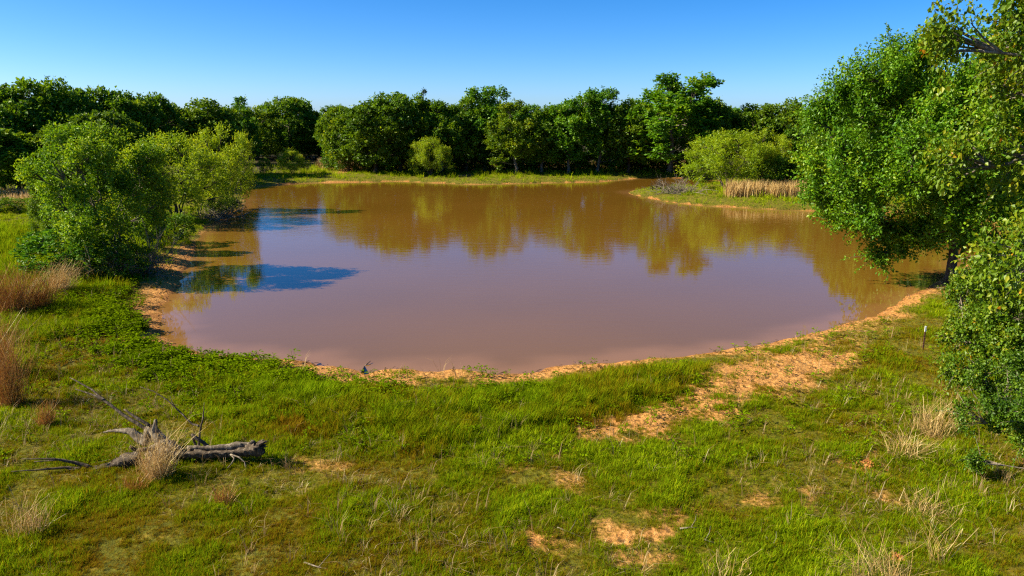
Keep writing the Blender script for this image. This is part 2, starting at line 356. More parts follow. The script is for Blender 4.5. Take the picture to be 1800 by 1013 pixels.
# ------------------------------------------------------------------ trees
def rdir(rng, n):
    v = rng.normal(size=(n, 3)); return v / np.linalg.norm(v, axis=1)[:, None]
def bezier(a, b, c, n):
    t = np.linspace(0, 1, n)[:, None]; return a * (1 - t) ** 2 + 2 * b * t * (1 - t) + c * t * t
def gen_tree(seed, H, RAD, cb, nl=22, ncl=16, nleaf=18, ls=.3, asp=.6, sl=.5, sw=.3, up=.4, tr=.2, lean=(0, 0), droop=.2,
             lobe=(.30, .48), stems=1, flat=.85, reach=(.5, .8), tb=.5, hue=0, twigs=3, ry=1.0, top=1.0, shell=.55, extra=(), shoots=0, shl=1.5):
    """trunk-and-limbs MB and crown MB; base at the origin, height H, crown radius RAD, crown from cb up"""
    rng = np.random.default_rng(seed)
    wood, crown = MB(), MB()
    cen = np.array([lean[0], lean[1], (H + cb) / 2]); rad = np.array([RAD, RAD * ry, (H - cb) / 2])
    k = np.arange(nl) + .5
    zz = 1 - 1.75 * k / nl; zz = np.clip(zz, -.8, .98); ph = k * 2.399963 + rng.uniform(0, 6)
    d = np.stack([np.cos(ph) * np.sqrt(1 - zz ** 2), np.sin(ph) * np.sqrt(1 - zz ** 2), zz], 1) + rng.normal(size=(nl, 3)) * .16
    d /= np.linalg.norm(d, axis=1)[:, None]
    cs = cen + d * rad * rng.uniform(*reach, size=(nl, 1)); rk = RAD * rng.uniform(*lobe, size=nl)
    if len(extra):
        e = np.array(extra); cs = np.vstack([cs, e[:, :3]]); rk = np.concatenate([rk, e[:, 3]])
        dx = (e[:, :3] - cen) / rad; d = np.vstack([d, dx / np.linalg.norm(dx, axis=1)[:, None]]); nl = len(cs)
    # trunk
    nst = 9; zt = np.linspace(0, 1, nst)
    trunks = []
    for s in range(stems):
        a = rng.uniform(0, 6.28); off = 0 if stems == 1 else RAD * rng.uniform(.2, .7)
        end = np.array([lean[0] * .7 + math.cos(a) * off, lean[1] * .7 + math.sin(a) * off, cb + (H - cb) * (rng.uniform(.5, .68) if stems == 1 else rng.uniform(.3, .65))])
        base = np.array([0, 0, -.15]) + (0 if stems == 1 else np.array([math.cos(a), math.sin(a), 0]) * .18 * rng.uniform(.3, 1.5))
        mid = np.array([lean[0] * .15, lean[1] * .15, end[2] * .5]) + np.array([math.cos(a), math.sin(a), 0]) * off * .3
        pts = bezier(base, mid, end, nst) + np.pad(rng.normal(size=(nst - 1, 3)) * tr * .35, ((1, 0), (0, 0)))
        r0 = tr if stems == 1 else tr * rng.uniform(.45, .8)
        rr = r0 * (1 - .72 * zt); rr[0] *= 1.35
        wood.tube(pts, rr, 7 if stems == 1 else 5, rough=.06, rng=rng); trunks.append((pts, rr))
    TP = np.vstack([t_[0][2:] for t_ in trunks]); TR = np.concatenate([t_[1][2:] for t_ in trunks])
    dist = np.array([(np.linalg.norm(TP - c, axis=1)).min() for c in cs]); order = np.argsort(dist)
    node, nrad, par, kids = list(TP), list(TR), {}, np.ones(nl)
    where = {}
    for i in order:
        A = np.array(node); df = cs[i] - A; dn = np.linalg.norm(df, axis=1)
        cost = dn + .8 * np.maximum(0, A[:, 2] - cs[i, 2] + .15 * dn)      # limbs climb rather than sink
        par[i] = int(np.argmin(cost)); where[i] = len(node); node.append(cs[i])
    for i in order[::-1]:
        p_ = par[i] - len(TP)
        if p_ >= 0: kids[order[p_]] += kids[i]
    lr = lambda i: min(.014 + tr * .085 * math.sqrt(kids[i]), tr * .6)
    for i in range(nl):
        st = node[par[i]]; p_ = par[i] - len(TP); r0 = lr(i)
        bendv = rng.normal(size=3) * .10 * np.linalg.norm(cs[i] - st) + np.array([0, 0, -.08]) * np.linalg.norm(cs[i] - st)
        lim = bezier(st, (st + cs[i]) / 2 + bendv, cs[i], 6); wood.tube(lim, np.linspace(r0, max(r0 * .6, .012), 6), 5, cap=False)
        for q in range(shoots):     # long leafy shoots standing out of the crown
            da = d[i] * .8 + np.array([0, 0, up * .8]) + rng.normal(size=3) * .35; da /= np.linalg.norm(da)
            o_ = cs[i] + da * rk[i] * .5; Ls = shl * rng.uniform(.6, 1.2); tip = o_ + da * Ls + np.array([0, 0, -.10 * Ls])
            mid = (o_ + tip) / 2 + np.array([0, 0, .10 * Ls])
            ns = int(nleaf * 1.3); ts = np.sort(rng.uniform(0, 1, ns))[:, None]
            ps = o_ * (1 - ts) ** 2 + 2 * mid * ts * (1 - ts) + tip * ts * ts + rng.normal(size=(ns, 3)) * sw * .75 * (1.1 - ts)
            crown.leaves(ps, da * .7 + rdir(rng, ns), rdir(rng, ns) * .6 + np.array([0, 0, .8]), ls * rng.uniform(.6, 1.2, ns) * (1.1 - .4 * ts[:, 0]), ls * asp * rng.uniform(.7, 1.1, ns), np.clip(tb + .06 + rng.normal(size=ns) * .1 + .1 * ts[:, 0], 0, 1))
            wood.tube(bezier(o_, mid, tip, 4), [.016, .012, .008, .004], 3, cap=False)
        n = ncl
        dd = rdir(rng, n) + .9 * d[i] + np.array([0, 0, .35]); dd /= np.linalg.norm(dd, axis=1)[:, None]
        cl = cs[i] + dd * rk[i] * rng.uniform(shell, 1.0, size=(n, 1)) * np.array([1, 1, flat])
        keep = cl[:, 2] > max(.15, cb * .5); cl, dd = cl[keep], dd[keep]; n = len(cl)
        if n == 0: continue
        for q in range(0, n, twigs):
            wood.tube(bezier(lim[3], (cs[i] + cl[q]) / 2, cl[q], 4), np.linspace(.02 + tr * .05, .008, 4), 3, cap=False)
        ax = dd + np.array([0, 0, up]) + rng.normal(size=(n, 3)) * .3; ax /= np.linalg.norm(ax, axis=1)[:, None]
        ct = rng.normal(size=n) * .09 + rng.normal() * .06
        m = nleaf; tt = rng.uniform(0, 1, size=(n, m)); L_ = sl * rng.uniform(.6, 1.3, size=(n, 1))
        pos = cl[:, None] + ax[:, None] * ((tt - .35) * L_)[..., None] + rng.normal(size=(n, m, 3)) * sw * (1 - .55 * tt)[..., None]
        la = ax[:, None] * .8 + rdir(rng, n * m).reshape(n, m, 3) + np.array([0, 0, -droop])
        nr = rdir(rng, n * m).reshape(n, m, 3) * .8 + np.array([0, 0, .7]) + dd[:, None] * .45
        ti = tb + ct[:, None] + rng.normal(size=(n, m)) * .10 + (tt - .5) * .16
        sz = ls * rng.uniform(.5, 1.4, size=n * m)
        crown.leaves(pos.reshape(-1, 3), la.reshape(-1, 3), nr.reshape(-1, 3), sz, sz * asp, np.clip(ti, 0, 1).ravel())
    return wood, crown
class Variant:
    def __init__(s, leaf, bark='bark', **kw):
        s.H, s.RAD = kw['H'], kw['RAD']
        wd, cr = gen_tree(**kw)
        s.leaf = leaf; s.wm = wd.mesh('trunk', M[bark], True); s.cm = cr.mesh('crown', M[leaf])
        c = np.vstack(cr.v); s.top = c[:, 2].max(); s.hw = (np.percentile(c[:, 0], 99) - np.percentile(c[:, 0], 1)) / 2
ALL = []
def plant(name, v, p, Hm, hw, rz, label, cat, group=None, leafmat=None):
    o = empty(name, p, rz)
    sc = (1, 1, 1) if Hm is None else (hw / v.hw, hw / v.hw, Hm / v.top)
    for nm, me in (('trunk', v.wm), ('crown', v.cm)):
        ch = bpy.data.objects.new(nm, me); C.objects.link(ch); ch.parent = o; ch.scale = sc
        if nm == 'crown' and leafmat:
            ch.material_slots[0].link = 'OBJECT'; ch.material_slots[0].material = M[leafmat]
    tag(o, label, cat, group); ALL.append((p[0], p[1], hw))
    return o
def plant_px(name, v, x, by, ty, wpx, label, cat, group=None, leafmat=None, rz=None):
    p = ground_at(x, by); top = at(x, ty, p[1]); s = mpp(p)
    return plant(name, v, p, top[2] - p[2], wpx * s / 2, rnd.uniform(0, 6.28) if rz is None else rz, label, cat, group, leafmat)
rnd = random.Random(7)

FAR = dict(nl=38, ncl=18, nleaf=20, ls=.30, asp=.75, sl=.45, sw=.25, tr=.22, lobe=(.26, .42), tb=.56)
oaks = [Variant('oak', seed=11 + i, H=10, RAD=4.2, cb=.3, **FAR) for i in range(3)]
darks = [Variant('dark', seed=31 + i, H=10, RAD=4.0, cb=.2, **{**FAR, 'nl': 36}) for i in range(3)]
talls = [Variant('elm', 'pale_bark', seed=51 + i, H=11, RAD=3.4, cb=.3, **{**FAR, 'nl': 40, 'lobe': (.24, .40), 'reach': (.45, .98), 'up': .9, 'sl': .9, 'sw': .2, 'shoots': 1, 'shl': 1.3}) for i in range(3)]
ashes = [Variant('elm', 'pale_bark', seed=151 + i, H=11, RAD=3.2, cb=.2, **{**FAR, 'nl': 46, 'lobe': (.18, .34), 'reach': (.35, 1.05), 'up': 1.1, 'sl': 1.0, 'sw': .2, 'flat': 1.5, 'ls': .26, 'nleaf': 24, 'droop': .35, 'shoots': 1, 'shl': 1.5}) for i in range(3)]
cedar = Variant('cedar', seed=71, H=10, RAD=1.5, cb=.6, nl=26, ncl=12, nleaf=18, ls=.22, asp=.5, sl=.5, sw=.16, tr=.14, up=.9, reach=(.3, .9))
willow = [Variant('willow', seed=81 + i, H=6, RAD=3.2, cb=.02, nl=46, ncl=17, nleaf=22, ls=.20, asp=.35, sl=.95, sw=.16, tr=.11, up=1.3, stems=6, lobe=(.22, .4), reach=(.4, .95), twigs=2) for i in range(2)]
bush = [Variant('oak', seed=91 + i, H=3, RAD=1.6, cb=.1, nl=20, ncl=12, nleaf=16, ls=.17, asp=.55, sl=.4, sw=.14, tr=.06, up=.7, stems=4, lobe=(.3, .45)) for i in range(2)]

# far shore, front row left to right: (x, base y, top y, width, variant, leaf, label)
G1 = 'trees along the far shore'
for x, by, ty, wp, v, lf, lab in [
    (612, 302, 184, 86, oaks[0], 'oak', 'round oak at the left end of the far shore trees, beside the sandy track'),
    (660, 305, 168, 112, oaks[1], 'oak', 'broad oak of billowing rounded clumps reaching low over the far bank'),
    (705, 304, 160, 92, darks[0], 'dark', 'dark rounded tree behind the pale green shrub on the far shore'),
    (776, 303, 172, 92, ashes[0], 'dark', 'dark oak just right of the pale green shrub on the far shore'),
    (820, 302, 168, 84, darks[1], 'dark', 'very dark tree left of the spire topped tree on the far shore'),
    (852, 301, 148, 80, talls[0], 'elm', 'tree with a ragged spire top rising from the middle of the far shore'),
    (906, 305, 172, 88, ashes[1], 'oak', 'light yellow green tree in the middle of the far shore row'),
    (952, 303, 182, 82, ashes[2], 'dark', 'low tree under the notch in the middle of the far treeline'),
    (1000, 304, 160, 86, talls[2], 'elm', 'fresh green tree right of the notch in the far treeline'),
    (1052, 303, 150, 88, ashes[0], 'elm', 'tall loose crowned green tree left of the highest tree'),
    (1104, 303, 166, 84, oaks[1], 'oak', 'mid green tree tucked against the left of the highest tree'),
    (1178, 304, 124, 158, ashes[2], 'elm', 'highest and broadest dark tree of the far shore, with a domed crown'),
    (1240, 303, 168, 66, darks[0], 'dark', 'dark slope shouldered tree against the right of the highest tree')]:
    plant_px('shore_tree', v, x, by, ty, wp * 1.12, lab, 'tree', G1, lf)
plant_px('cedar_tree', cedar, 748, 299, 152, 34, 'narrow dark cedar with its tip poking above the far treeline', 'cedar')
plant_px('pale_shrub', willow[0], 757, 319, 238, 72, 'pale yellow green rounded shrub at the water edge of the far shore', 'shrub')
plant_px('sapling', willow[1], 515, 308, 258, 54, 'loose yellow green sapling on the grassy far left bank', 'sapling')
plant_px('sapling', bush[0], 467, 305, 276, 24, 'tiny round bush left of the sapling on the far left bank', 'bush')

# left woods
G2 = 'oaks of the woods on the left'
for x, by, ty, wp, v, lf, lab in [
    (8, 333, 143, 120, oaks[0], 'dark', 'dark oak at the left edge of the frame in the highest left treeline'),
    (70, 332, 134, 128, darks[1], 'dark', 'second dark oak from the left edge in the highest left treeline'),
    (124, 330, 132, 118, oaks[2], 'dark', 'dark oak topping the left treeline above the bright green bank tree'),
    (180, 327, 148, 112, oaks[0], 'dark', 'dark oak right of the peak of the left treeline'),
    (232, 323, 150, 104, oaks[1], 'dark', 'dark oak on the falling right slope of the left treeline'),
    (278, 318, 160, 90, darks[2], 'dark', 'last dark oak before the left treeline drops to the sky'),
    (318, 312, 178, 104, oaks[0], 'oak', 'mid green oak behind the yellow green willow'),
    (368, 310, 170, 110, darks[1], 'oak', 'broad oak behind the willows at the head of the pond'),
    (424, 290, 166, 66, talls[1], 'elm', 'slim light topped tree poking above the woods behind the willow'),
    (455, 281, 186, 84, oaks[2], 'oak', 'oak behind the small sapling on the far left bank'),
    (512, 279, 168, 84, darks[0], 'dark', 'dark knobbly oak highest of the trees left of the sky gap'),
    (560, 278, 190, 74, oaks[1], 'dark', 'low dark oak beneath the sky gap at the head of the pond'),
    (600, 282, 182, 66, darks[2], 'dark', 'dark oak just right of the sky gap')]:
    plant_px('oak_tree', v, x, by, ty, wp * 1.12, lab, 'tree', G2, lf)
plant_px('oak_tree', darks[2], -30, 342, 214, 190, 'dark low tree at the left edge beyond the bright field', 'tree', G2, 'dark')
plant_px('oak_tree', oaks[1], 35, 340, 232, 110, 'dark oak between the left edge tree and the bright green bank tree', 'tree', G2, 'dark')
plant_px('oak_tree', oaks[0], 200, 334, 192, 150, 'olive green oak standing close behind the bright green bank tree', 'tree', G2, 'oak')
plant_px('oak_tree', darks[1], 120, 338, 216, 130, 'dark oak low behind the left of the bright green bank tree', 'tree', G2, 'oak')

# right woods beyond the spit
G3 = 'trees beyond the spit on the right'
for x, by, ty, wp, v, lf, lab in [
    (1272, 301, 184, 66, oaks[0], 'oak', 'low oak just right of the highest tree, behind the yellow green bush'),
    (1318, 303, 180, 90, darks[1], 'oak', 'round topped oak above the yellow green bush on the spit'),
    (1372, 304, 170, 104, oaks[2], 'oak', 'broad domed oak, highest between the bush and the big elm'),
    (1432, 308, 174, 86, ashes[1], 'elm', 'tree half hidden by the left tips of the big elm'),
    (1490, 312, 168, 120, oaks[1], 'dark', 'oak mostly hidden behind the big elm on the right'),
    (1410, 330, 222, 76, darks[2], 'dark', 'small dark tree on the spit right of the yellow green bush'),
    (1462, 336, 215, 90, oaks[0], 'oak', 'low oak on the spit under the left side of the big elm')]:
    plant_px('oak_tree', v, x, by, ty, wp * 1.12, lab, 'tree', G3, lf)
for x, by, ty, wp in [(1478, 328, 160, 104), (1532, 330, 116, 130), (1590, 332, 96, 140), (1560, 330, 150, 150), (1640, 335, 130, 170), (1730, 345, 110, 190), (1830, 360, 80, 220), (1940, 390, 40, 260)]:
    plant_px('oak_tree', rnd.choice(oaks), x, by, ty, wp, 'oak glimpsed through gaps behind the big elm on the right', 'tree', 'oaks hidden behind the big elm')
# back rows
for k in range(46):
    x = -120 + k * 42 + rnd.uniform(-14, 14); Y = rnd.uniform(125, 150) if 610 < x < 1300 else rnd.uniform(155, 185) if 400 < x < 640 else rnd.uniform(112, 140)
    p = at(x, 290, Y); p[2] = hz(p[0], p[1])
    ty = np.interp(x, [0, 290, 420, 560, 640, 800, 950, 1200, 1280, 1450, 1800], [165, 185, 190, 196, 184, 182, 186, 176, 192, 188, 150])
    top = at(x, ty, Y)[2]
    plant('oak_tree', rnd.choice(oaks + darks + ashes), p, top - p[2] + rnd.uniform(-.8, .8), rnd.uniform(3.8, 5.2), rnd.uniform(0, 6.28),
          'oak in the back row of the %s, only its top showing' % ('woods on the left' if x < 560 else 'far shore woods' if x < 1260 else 'woods on the right'), 'tree', 'oaks in the back rows of the woods')
# understorey along the wood edge
for k in range(34):
    x = 590 + k * 20 + rnd.uniform(-8, 8)
    plant_px('understorey_bush', rnd.choice(bush), x, rnd.uniform(296, 301), rnd.uniform(240, 276), rnd.uniform(42, 66),
             'dark leafy bush in the shade below the far shore trees', 'bush', 'bushes under the far shore trees', 'dark')

for k in range(14):
    x = 430 + k * 14 + rnd.uniform(-5, 5)
    plant_px('understorey_bush', rnd.choice(bush), x, rnd.uniform(275, 279), rnd.uniform(232, 252), rnd.uniform(30, 48),
             'dark leafy bush below the trees at the far left head of the pond', 'bush', 'bushes at the head of the pond', 'dark')
for k in range(12):             # the woods go on to the left of the frame
    x = -640 + k * 50 + rnd.uniform(-16, 16); Y = rnd.uniform(78, 110); p = at(x, 300, Y); p[2] = hz(p[0], p[1])
    plant('oak_tree', rnd.choice(oaks + darks), p, rnd.uniform(10, 12.5), rnd.uniform(4, 5.2), rnd.uniform(0, 6.28), 'oak of the woods running on past the left edge', 'tree', 'oaks past the left edge')

# left bank: bright tree, willows, bramble
big = Variant('elm', 'pale_bark', seed=201, H=7.5, RAD=3.3, cb=.9, nl=50, ncl=24, nleaf=32, tb=.57, ls=.14, asp=.6, sl=.75, sw=.17, tr=.16, up=.7, stems=3, lobe=(.20, .34), reach=(.4, .95), droop=.3, twigs=2, shoots=2, shl=.9)
plant_px('bank_tree', big, 196, 478, 203, 196, 'bright green leafy tree on the left bank above grey dead brush', 'tree', rz=.4, leafmat='bright')
plant_px('bank_tree', big, 112, 452, 296, 84, 'smaller leafy tree leaning out left of the bright green bank tree', 'tree', leafmat='oak', rz=2.2)
plant_px('bank_tree', oaks[1], 262, 438, 325, 60, 'dark low tree in the gap between the bright green tree and the willow', 'tree', leafmat='dark', rz=2.)
plant_px('willow_shrub', willow[0], 312, 386, 226, 172, 'broad yellow green willow left of the pair on the bank', 'willow', rz=1.)
plant_px('willow_shrub', willow[1], 400, 372, 212, 104, 'slimmer willow with an orange tinged top nearest the water', 'willow', rz=3.)
plant_px('willow_shrub', willow[1], 268, 385, 258, 84, 'low willow half hidden behind the bright green bank tree', 'willow', rz=5.)
plant_px('bramble', bush[0], 128, 486, 392, 150, 'low yellow green bramble at the foot of the bright bank tree', 'bramble', leafmat='elm')
plant_px('bramble', bush[1], 215, 490, 420, 92, 'dark leafy bramble under the right of the bright bank tree', 'bramble', leafmat='dark')
plant_px('bramble', bush[1], 395, 382, 345, 58, 'small green bramble overhanging the water below the willows', 'bramble')
plant_px('bramble', bush[0], 25, 372, 345, 80, 'low olive bramble at the far edge of the bright left field', 'bramble')
plant_px('bramble', bush[1], 300, 425, 372, 84, 'dark bramble on the bank below the broad willow', 'bramble', leafmat='dark')

# spit bushes
plant_px('willow_shrub', willow[0], 1278, 333, 224, 146, 'rounded yellow green bush on the spit across the water', 'willow', rz=.5)
plant_px('willow_shrub', willow[1], 1335, 331, 222, 92, 'yellow green bush behind the rounded one on the spit', 'willow', rz=2.5)
plant_px('dark_shrub', bush[0], 1352, 334, 270, 66, 'dark green shrub at the right foot of the bush on the spit', 'shrub', leafmat='dark')
plant_px('dark_shrub', bush[1], 1395, 334, 288, 70, 'dark low shrub above the dry reeds on the spit', 'shrub', leafmat='dark')
plant_px('dark_shrub', bush[0], 1450, 338, 285, 90, 'green shrub at the right end of the dry reeds on the spit', 'shrub', leafmat='oak')

# the big elm over the water
eb = ground_at(1672, 497)
EX = [tuple(at(x, y, eb[1] + dy) - eb) + (rr,) for x, y, dy, rr in [(1475, 372, .3, .7), (1500, 380, -.4, .6), (1548, 448, .4, .45), (1585, 432, 0, .5), (1620, 415, -.5, .6), (1572, 112, .2, .6), (1520, 145, -.3, .7),
      (1490, 172, .3, .7), (1462, 192, 0, .5), (1660, 98, .2, .6), (1618, 108, -.4, .7), (1560, 150, .5, 1.0), (1620, 160, .3, 1.1), (1530, 200, -.3, .9), (1452, 215, .2, .7), (1440, 290, -.2, .7), (1450, 335, .2, .6), (1625, 380, .5, .9), (1665, 400, .6, .8), (1700, 415, .4, 1.0), (1590, 395, .6, .8), (1680, 375, .8, 1.0), (1560, 395, .2, .8), (1740, 430, .2, 1.0)]]
elm = Variant('elm', 'bark', seed=301, H=11.0, RAD=4.7, cb=1.0, nl=96, ncl=34, nleaf=42, tb=.60, ls=.14, asp=.6, sl=1.4, sw=.17, shell=.3, tr=.26, up=.65, lean=(-1.5, 0),
              lobe=(.13, .25), reach=(.35, 1.0), droop=.25, twigs=2, extra=EX, shoots=2, shl=1.5)
plant('elm_tree', elm, eb, None, 5, 0, 'big fresh green elm leaning over the right side of the pond', 'elm')
# young oaks at the right edge
edge = Variant('rightoak', 'pale_bark', seed=311, H=14, RAD=4.3, cb=2.2, nl=110, ncl=26, nleaf=44, tb=.54, ls=.105, shell=.45, asp=.75, sl=.6, sw=.20, tr=.22, up=.4, lobe=(.13, .26), reach=(.3, 1.05), twigs=2, shoots=1, shl=.9)
p = ground_at(1925, 770); plant('edge_oak', edge, p, 17.5, 3.7, .3, 'tall yellow green oak filling the right edge of the frame', 'oak')
small = Variant('rightoak', 'grey_twig', seed=321, H=4.6, RAD=2.0, cb=.3, nl=58, ncl=26, nleaf=36, tb=.53, ls=.085, asp=.75, sl=.4, sw=.14, tr=.08, up=.5, stems=4, lobe=(.10, .26), reach=(.35, 1.35), twigs=2, shoots=2, shl=.8)
plant_px('young_oak', small, 1776, 742, 395, 268, 'bushy young oak at the right edge standing over the shore grass', 'oak', rz=1.)
plant_px('young_oak', small, 1830, 850, 560, 240, 'young oak cut by the right edge below the bushy one', 'oak', rz=3.)
plant_px('young_oak', small, 1735, 610, 430, 120, 'low young oak between the big elm and the bushy young oak', 'oak', rz=4.)

# ------------------------------------------------------------------ ground cover
def tuft(seed, n, h, spread, wd, lean, seg=2, tb=.5):
    rng = np.random.default_rng(seed); mb = MB()
    for i in range(n):
        a = rng.uniform(0, 6.28); r = spread * math.sqrt(rng.uniform()); b = np.array([math.cos(a) * r, math.sin(a) * r, -.01])
        a2 = a + rng.normal() * .8; d = np.array([math.cos(a2), math.sin(a2), 0]); hh = h * rng.uniform(.5, 1.15); ln = lean * rng.uniform(.2, 1.3)
        sd = np.array([-d[1], d[0], 0]) * wd * .5
        mid = b + d * hh * ln * .35 + np.array([0, 0, hh * .62]); tip = b + d * hh * ln + np.array([0, 0, hh * (1 - .25 * ln)])
        v = [b - sd, b + sd, mid + sd * .8, mid - sd * .8, tip + sd * .08, tip - sd * .08]
        mb.add(v, [[0, 1, 2, 3], [3, 2, 4, 5]], tb + rng.normal() * .17)
    return mb
def weed(seed, n, h, ls):
    rng = np.random.default_rng(seed); mb = MB()
    a = rng.uniform(0, 6.28, n); r = .09 * np.sqrt(rng.uniform(size=n)); z = h * rng.uniform(.25, 1, n)
    c = np.stack([np.cos(a) * r, np.sin(a) * r, z], 1); ax = np.stack([np.cos(a), np.sin(a), rng.normal(size=n) * .3 + .15], 1)
    nr = rdir(rng, n) * .4 + np.array([0, 0, 1])
    mb.leaves(c, ax, nr, ls * rng.uniform(.7, 1.2, n), ls * .6, np.clip(.5 + rng.normal(size=n) * .14, 0, 1))
    for i in range(4):
        b = rng.normal(size=3) * .02; b[2] = 0
        mb.tube([b, c[i]], [.004, .003], 3, .2, cap=False)
    return mb
def scatter(name, sources, material, pts, scale, yaw, tint, pick, label, cat):
    col = bpy.data.collections.new(name + '_sources')
    for i, mb in enumerate(sources):
        ob = bpy.data.objects.new('%s_%02d' % (name, i), mb.mesh(name + '_tuft', material)); col.objects.link(ob)
    me = bpy.data.meshes.new(name); me.vertices.add(len(pts)); me.vertices.foreach_set('co', pts.astype(np.float32).ravel())
    for nm, v in (('isc', scale), ('itint', tint), ('iyaw', yaw)): me.attributes.new(nm, 'FLOAT', 'POINT').data.foreach_set('value', v.astype(np.float32))
    me.attributes.new('ipick', 'INT', 'POINT').data.foreach_set('value', pick.astype(np.int32))
    o = bpy.data.objects.new(name, me); C.objects.link(o); me.materials.append(material)
    g = bpy.data.node_groups.new(name, 'GeometryNodeTree')
    g.interface.new_socket('Geometry', in_out='INPUT', socket_type='NodeSocketGeometry'); g.interface.new_socket('Geometry', in_out='OUTPUT', socket_type='NodeSocketGeometry')
    N = g.nodes.new; L = g.links.new
    gi, go = N('NodeGroupInput'), N('NodeGroupOutput')
    ci = N('GeometryNodeCollectionInfo'); ci.inputs[0].default_value = col; ci.inputs['Separate Children'].default_value = True; ci.inputs['Reset Children'].default_value = True
    ip = N('GeometryNodeInstanceOnPoints'); ip.inputs['Pick Instance'].default_value = True
    def na(nm, ty):
        n = N('GeometryNodeInputNamedAttribute'); n.data_type = ty; n.inputs[0].default_value = nm; return n.outputs[0]
    cx = N('ShaderNodeCombineXYZ'); L(na('iyaw', 'FLOAT'), cx.inputs[2]); cs_ = N('ShaderNodeCombineXYZ')
    s = na('isc', 'FLOAT')
    for k in range(3): L(s, cs_.inputs[k])
    er = N('FunctionNodeEulerToRotation'); L(cx.outputs[0], er.inputs[0])
    L(gi.outputs[0], ip.inputs['Points']); L(ci.outputs[0], ip.inputs['Instance']); L(na('ipick', 'INT'), ip.inputs['Instance Index'])
    L(er.outputs[0], ip.inputs['Rotation']); L(cs_.outputs[0], ip.inputs['Scale']); L(ip.outputs[0], go.inputs[0])
    md = o.modifiers.new('scatter', 'NODES'); md.node_group = g
    return tag(o, label, cat, kind='stuff')
rg = np.random.default_rng(5)
def cloud(boxes):
    X, Y, K = [], [], []
    for x0, x1, y0, y1, den, sc in boxes:
        n = int((x1 - x0) * (y1 - y0) * den); X.append(rg.uniform(x0, x1, n)); Y.append(rg.uniform(y0, y1, n)); K.append(np.full(n, sc))
    X, Y, K = map(np.concatenate, (X, Y, K))
    keep = (np.abs(X) < (Y + 6) * .86 + 1.5) | (Y > 60); X, Y, K = X[keep], Y[keep], K[keep]
    sd = poly_sd(SHW, X, Y); k = sd > .12
    return X[k], Y[k], K[k], sd[k]
X, Y, K, sd = cloud([(-16, 16, 8.5, 14, 520, .9), (-22, 22, 14, 20, 380, 1.0), (-30, 30, 20, 32, 130, 1.25), (-46, 46, 32, 62, 26, 1.9), (-100, 100, 62, 118, 3.2, 3.4)])
bb = bare(X, Y, sd); lt = litter(X, Y, sd)
clump = fbm(X * .9, Y * .9, 61, 4); fine = fbm(X * 3, Y * 3, 65, 2)
pr = np.clip(1.25 - bb * 1.2, .05, 1) * sstep(.15, .5, sd) * np.where((bb > .6) & (sd > 2) & (fbm(X * 2.2, Y * 2.2, 67) > .55), 6, 1) * np.where(clump < .36, .75, 1) * np.where(fine < .33, .65, 1) * (1 - .8 * lt)
k = rg.uniform(size=len(X)) < pr
X, Y, K, sd, bb, clump, fine = (q[k] for q in (X, Y, K, sd, bb, clump, fine))
# taller, greener band behind the beach, olive and worn turf in the foreground
band = world_poly([(330,650),(520,665),(700,700),(900,690),(1060,655),(1230,645),(1200,700),(1080,735),(960,770),(800,800),(600,780),(450,740),(350,700)])
lush = sstep(1.0, -1.0, poly_sd(band, X, Y) + (clump - .5) * 3)
leftb = sstep(-7, -11, X) * sstep(21, 25, Y) * (Y < 50)
lush = np.maximum(lush, leftb * .6)
hgt = (.45 + .55 * sstep(.6, 3.2, sd)) * (.75 + .55 * lush) + (clump - .5) * 1.7 - .25 * bb + (fine - .5) * .7
tint = .49 + .22 * lush + (clump - .5) * .75 + (fbm(X * .35, Y * .35, 71) - .5) * .7 + rg.normal(size=len(X)) * .09 - bb * .18
field = (Y > 40) * (1 - lush)
tint = np.where(Y > 34, .80 + (clump - .5) * .5 + rg.normal(size=len(X)) * .08, tint)
tint = np.clip(tint, .02, 1)
sc = .88 * K * np.clip(hgt, .35, 1.7) * rg.uniform(.7, 1.25, len(X))
pick = rg.integers(0, 4, len(X)); pick = np.where((lush > .5) & (rg.uniform(size=len(X)) < .5), 4, pick)
src = [tuft(1, 20, .13, .10, .010, .7), tuft(2, 16, .17, .08, .010, .6), tuft(3, 22, .10, .12, .011, 1.0), tuft(4, 12, .22, .06, .009, .5), tuft(5, 18, .30, .08, .011, .45)]
scatter('grass', src, M['grass'], np.stack([X, Y, height(X, Y, sd)], 1), sc, rg.uniform(0, 6.28, len(X)), tint, pick, 'green and olive pasture grass covering the ground round the pond', 'grass')
# broadleaf weeds behind the beach and on the left bank
X, Y, K, sd = cloud([(-16, 14, 15, 27, 75, 1.0), (-24, -6, 20, 40, 45, 1.2)])
w1 = world_poly([(330,640),(450,640),(560,665),(650,690),(800,705),(950,700),(900,725),(720,735),(560,735),(420,725),(340,690)])
w2 = world_poly([(150,480),(230,520),(240,600),(300,625),(330,680),(200,620),(110,560)])
n = fbm(X * 1.2, Y * 1.2, 81)
pr = np.maximum(sstep(.6, -.6, poly_sd(w1, X, Y) + (n - .5) * 3.5), sstep(.8, -.8, poly_sd(w2, X, Y) + (n - .5) * 4)) * .95 + .03
k = (rg.uniform(size=len(X)) < pr) & (sd > .5)
X, Y, K, sd, n = X[k], Y[k], K[k], sd[k], n[k]
scatter('weeds', [weed(1, 16, .20, .075), weed(2, 20, .26, .085), weed(3, 14, .14, .07)], M['weed'], np.stack([X, Y, height(X, Y, sd)], 1), K * rg.uniform(.7, 1.4, len(X)), rg.uniform(0, 6.28, len(X)),
        np.clip(.5 + (n - .5) * .8 + rg.normal(size=len(X)) * .1, 0, 1), rg.integers(0, 3, len(X)), 'bright broadleaf weeds growing between the beach and the pasture', 'weeds')
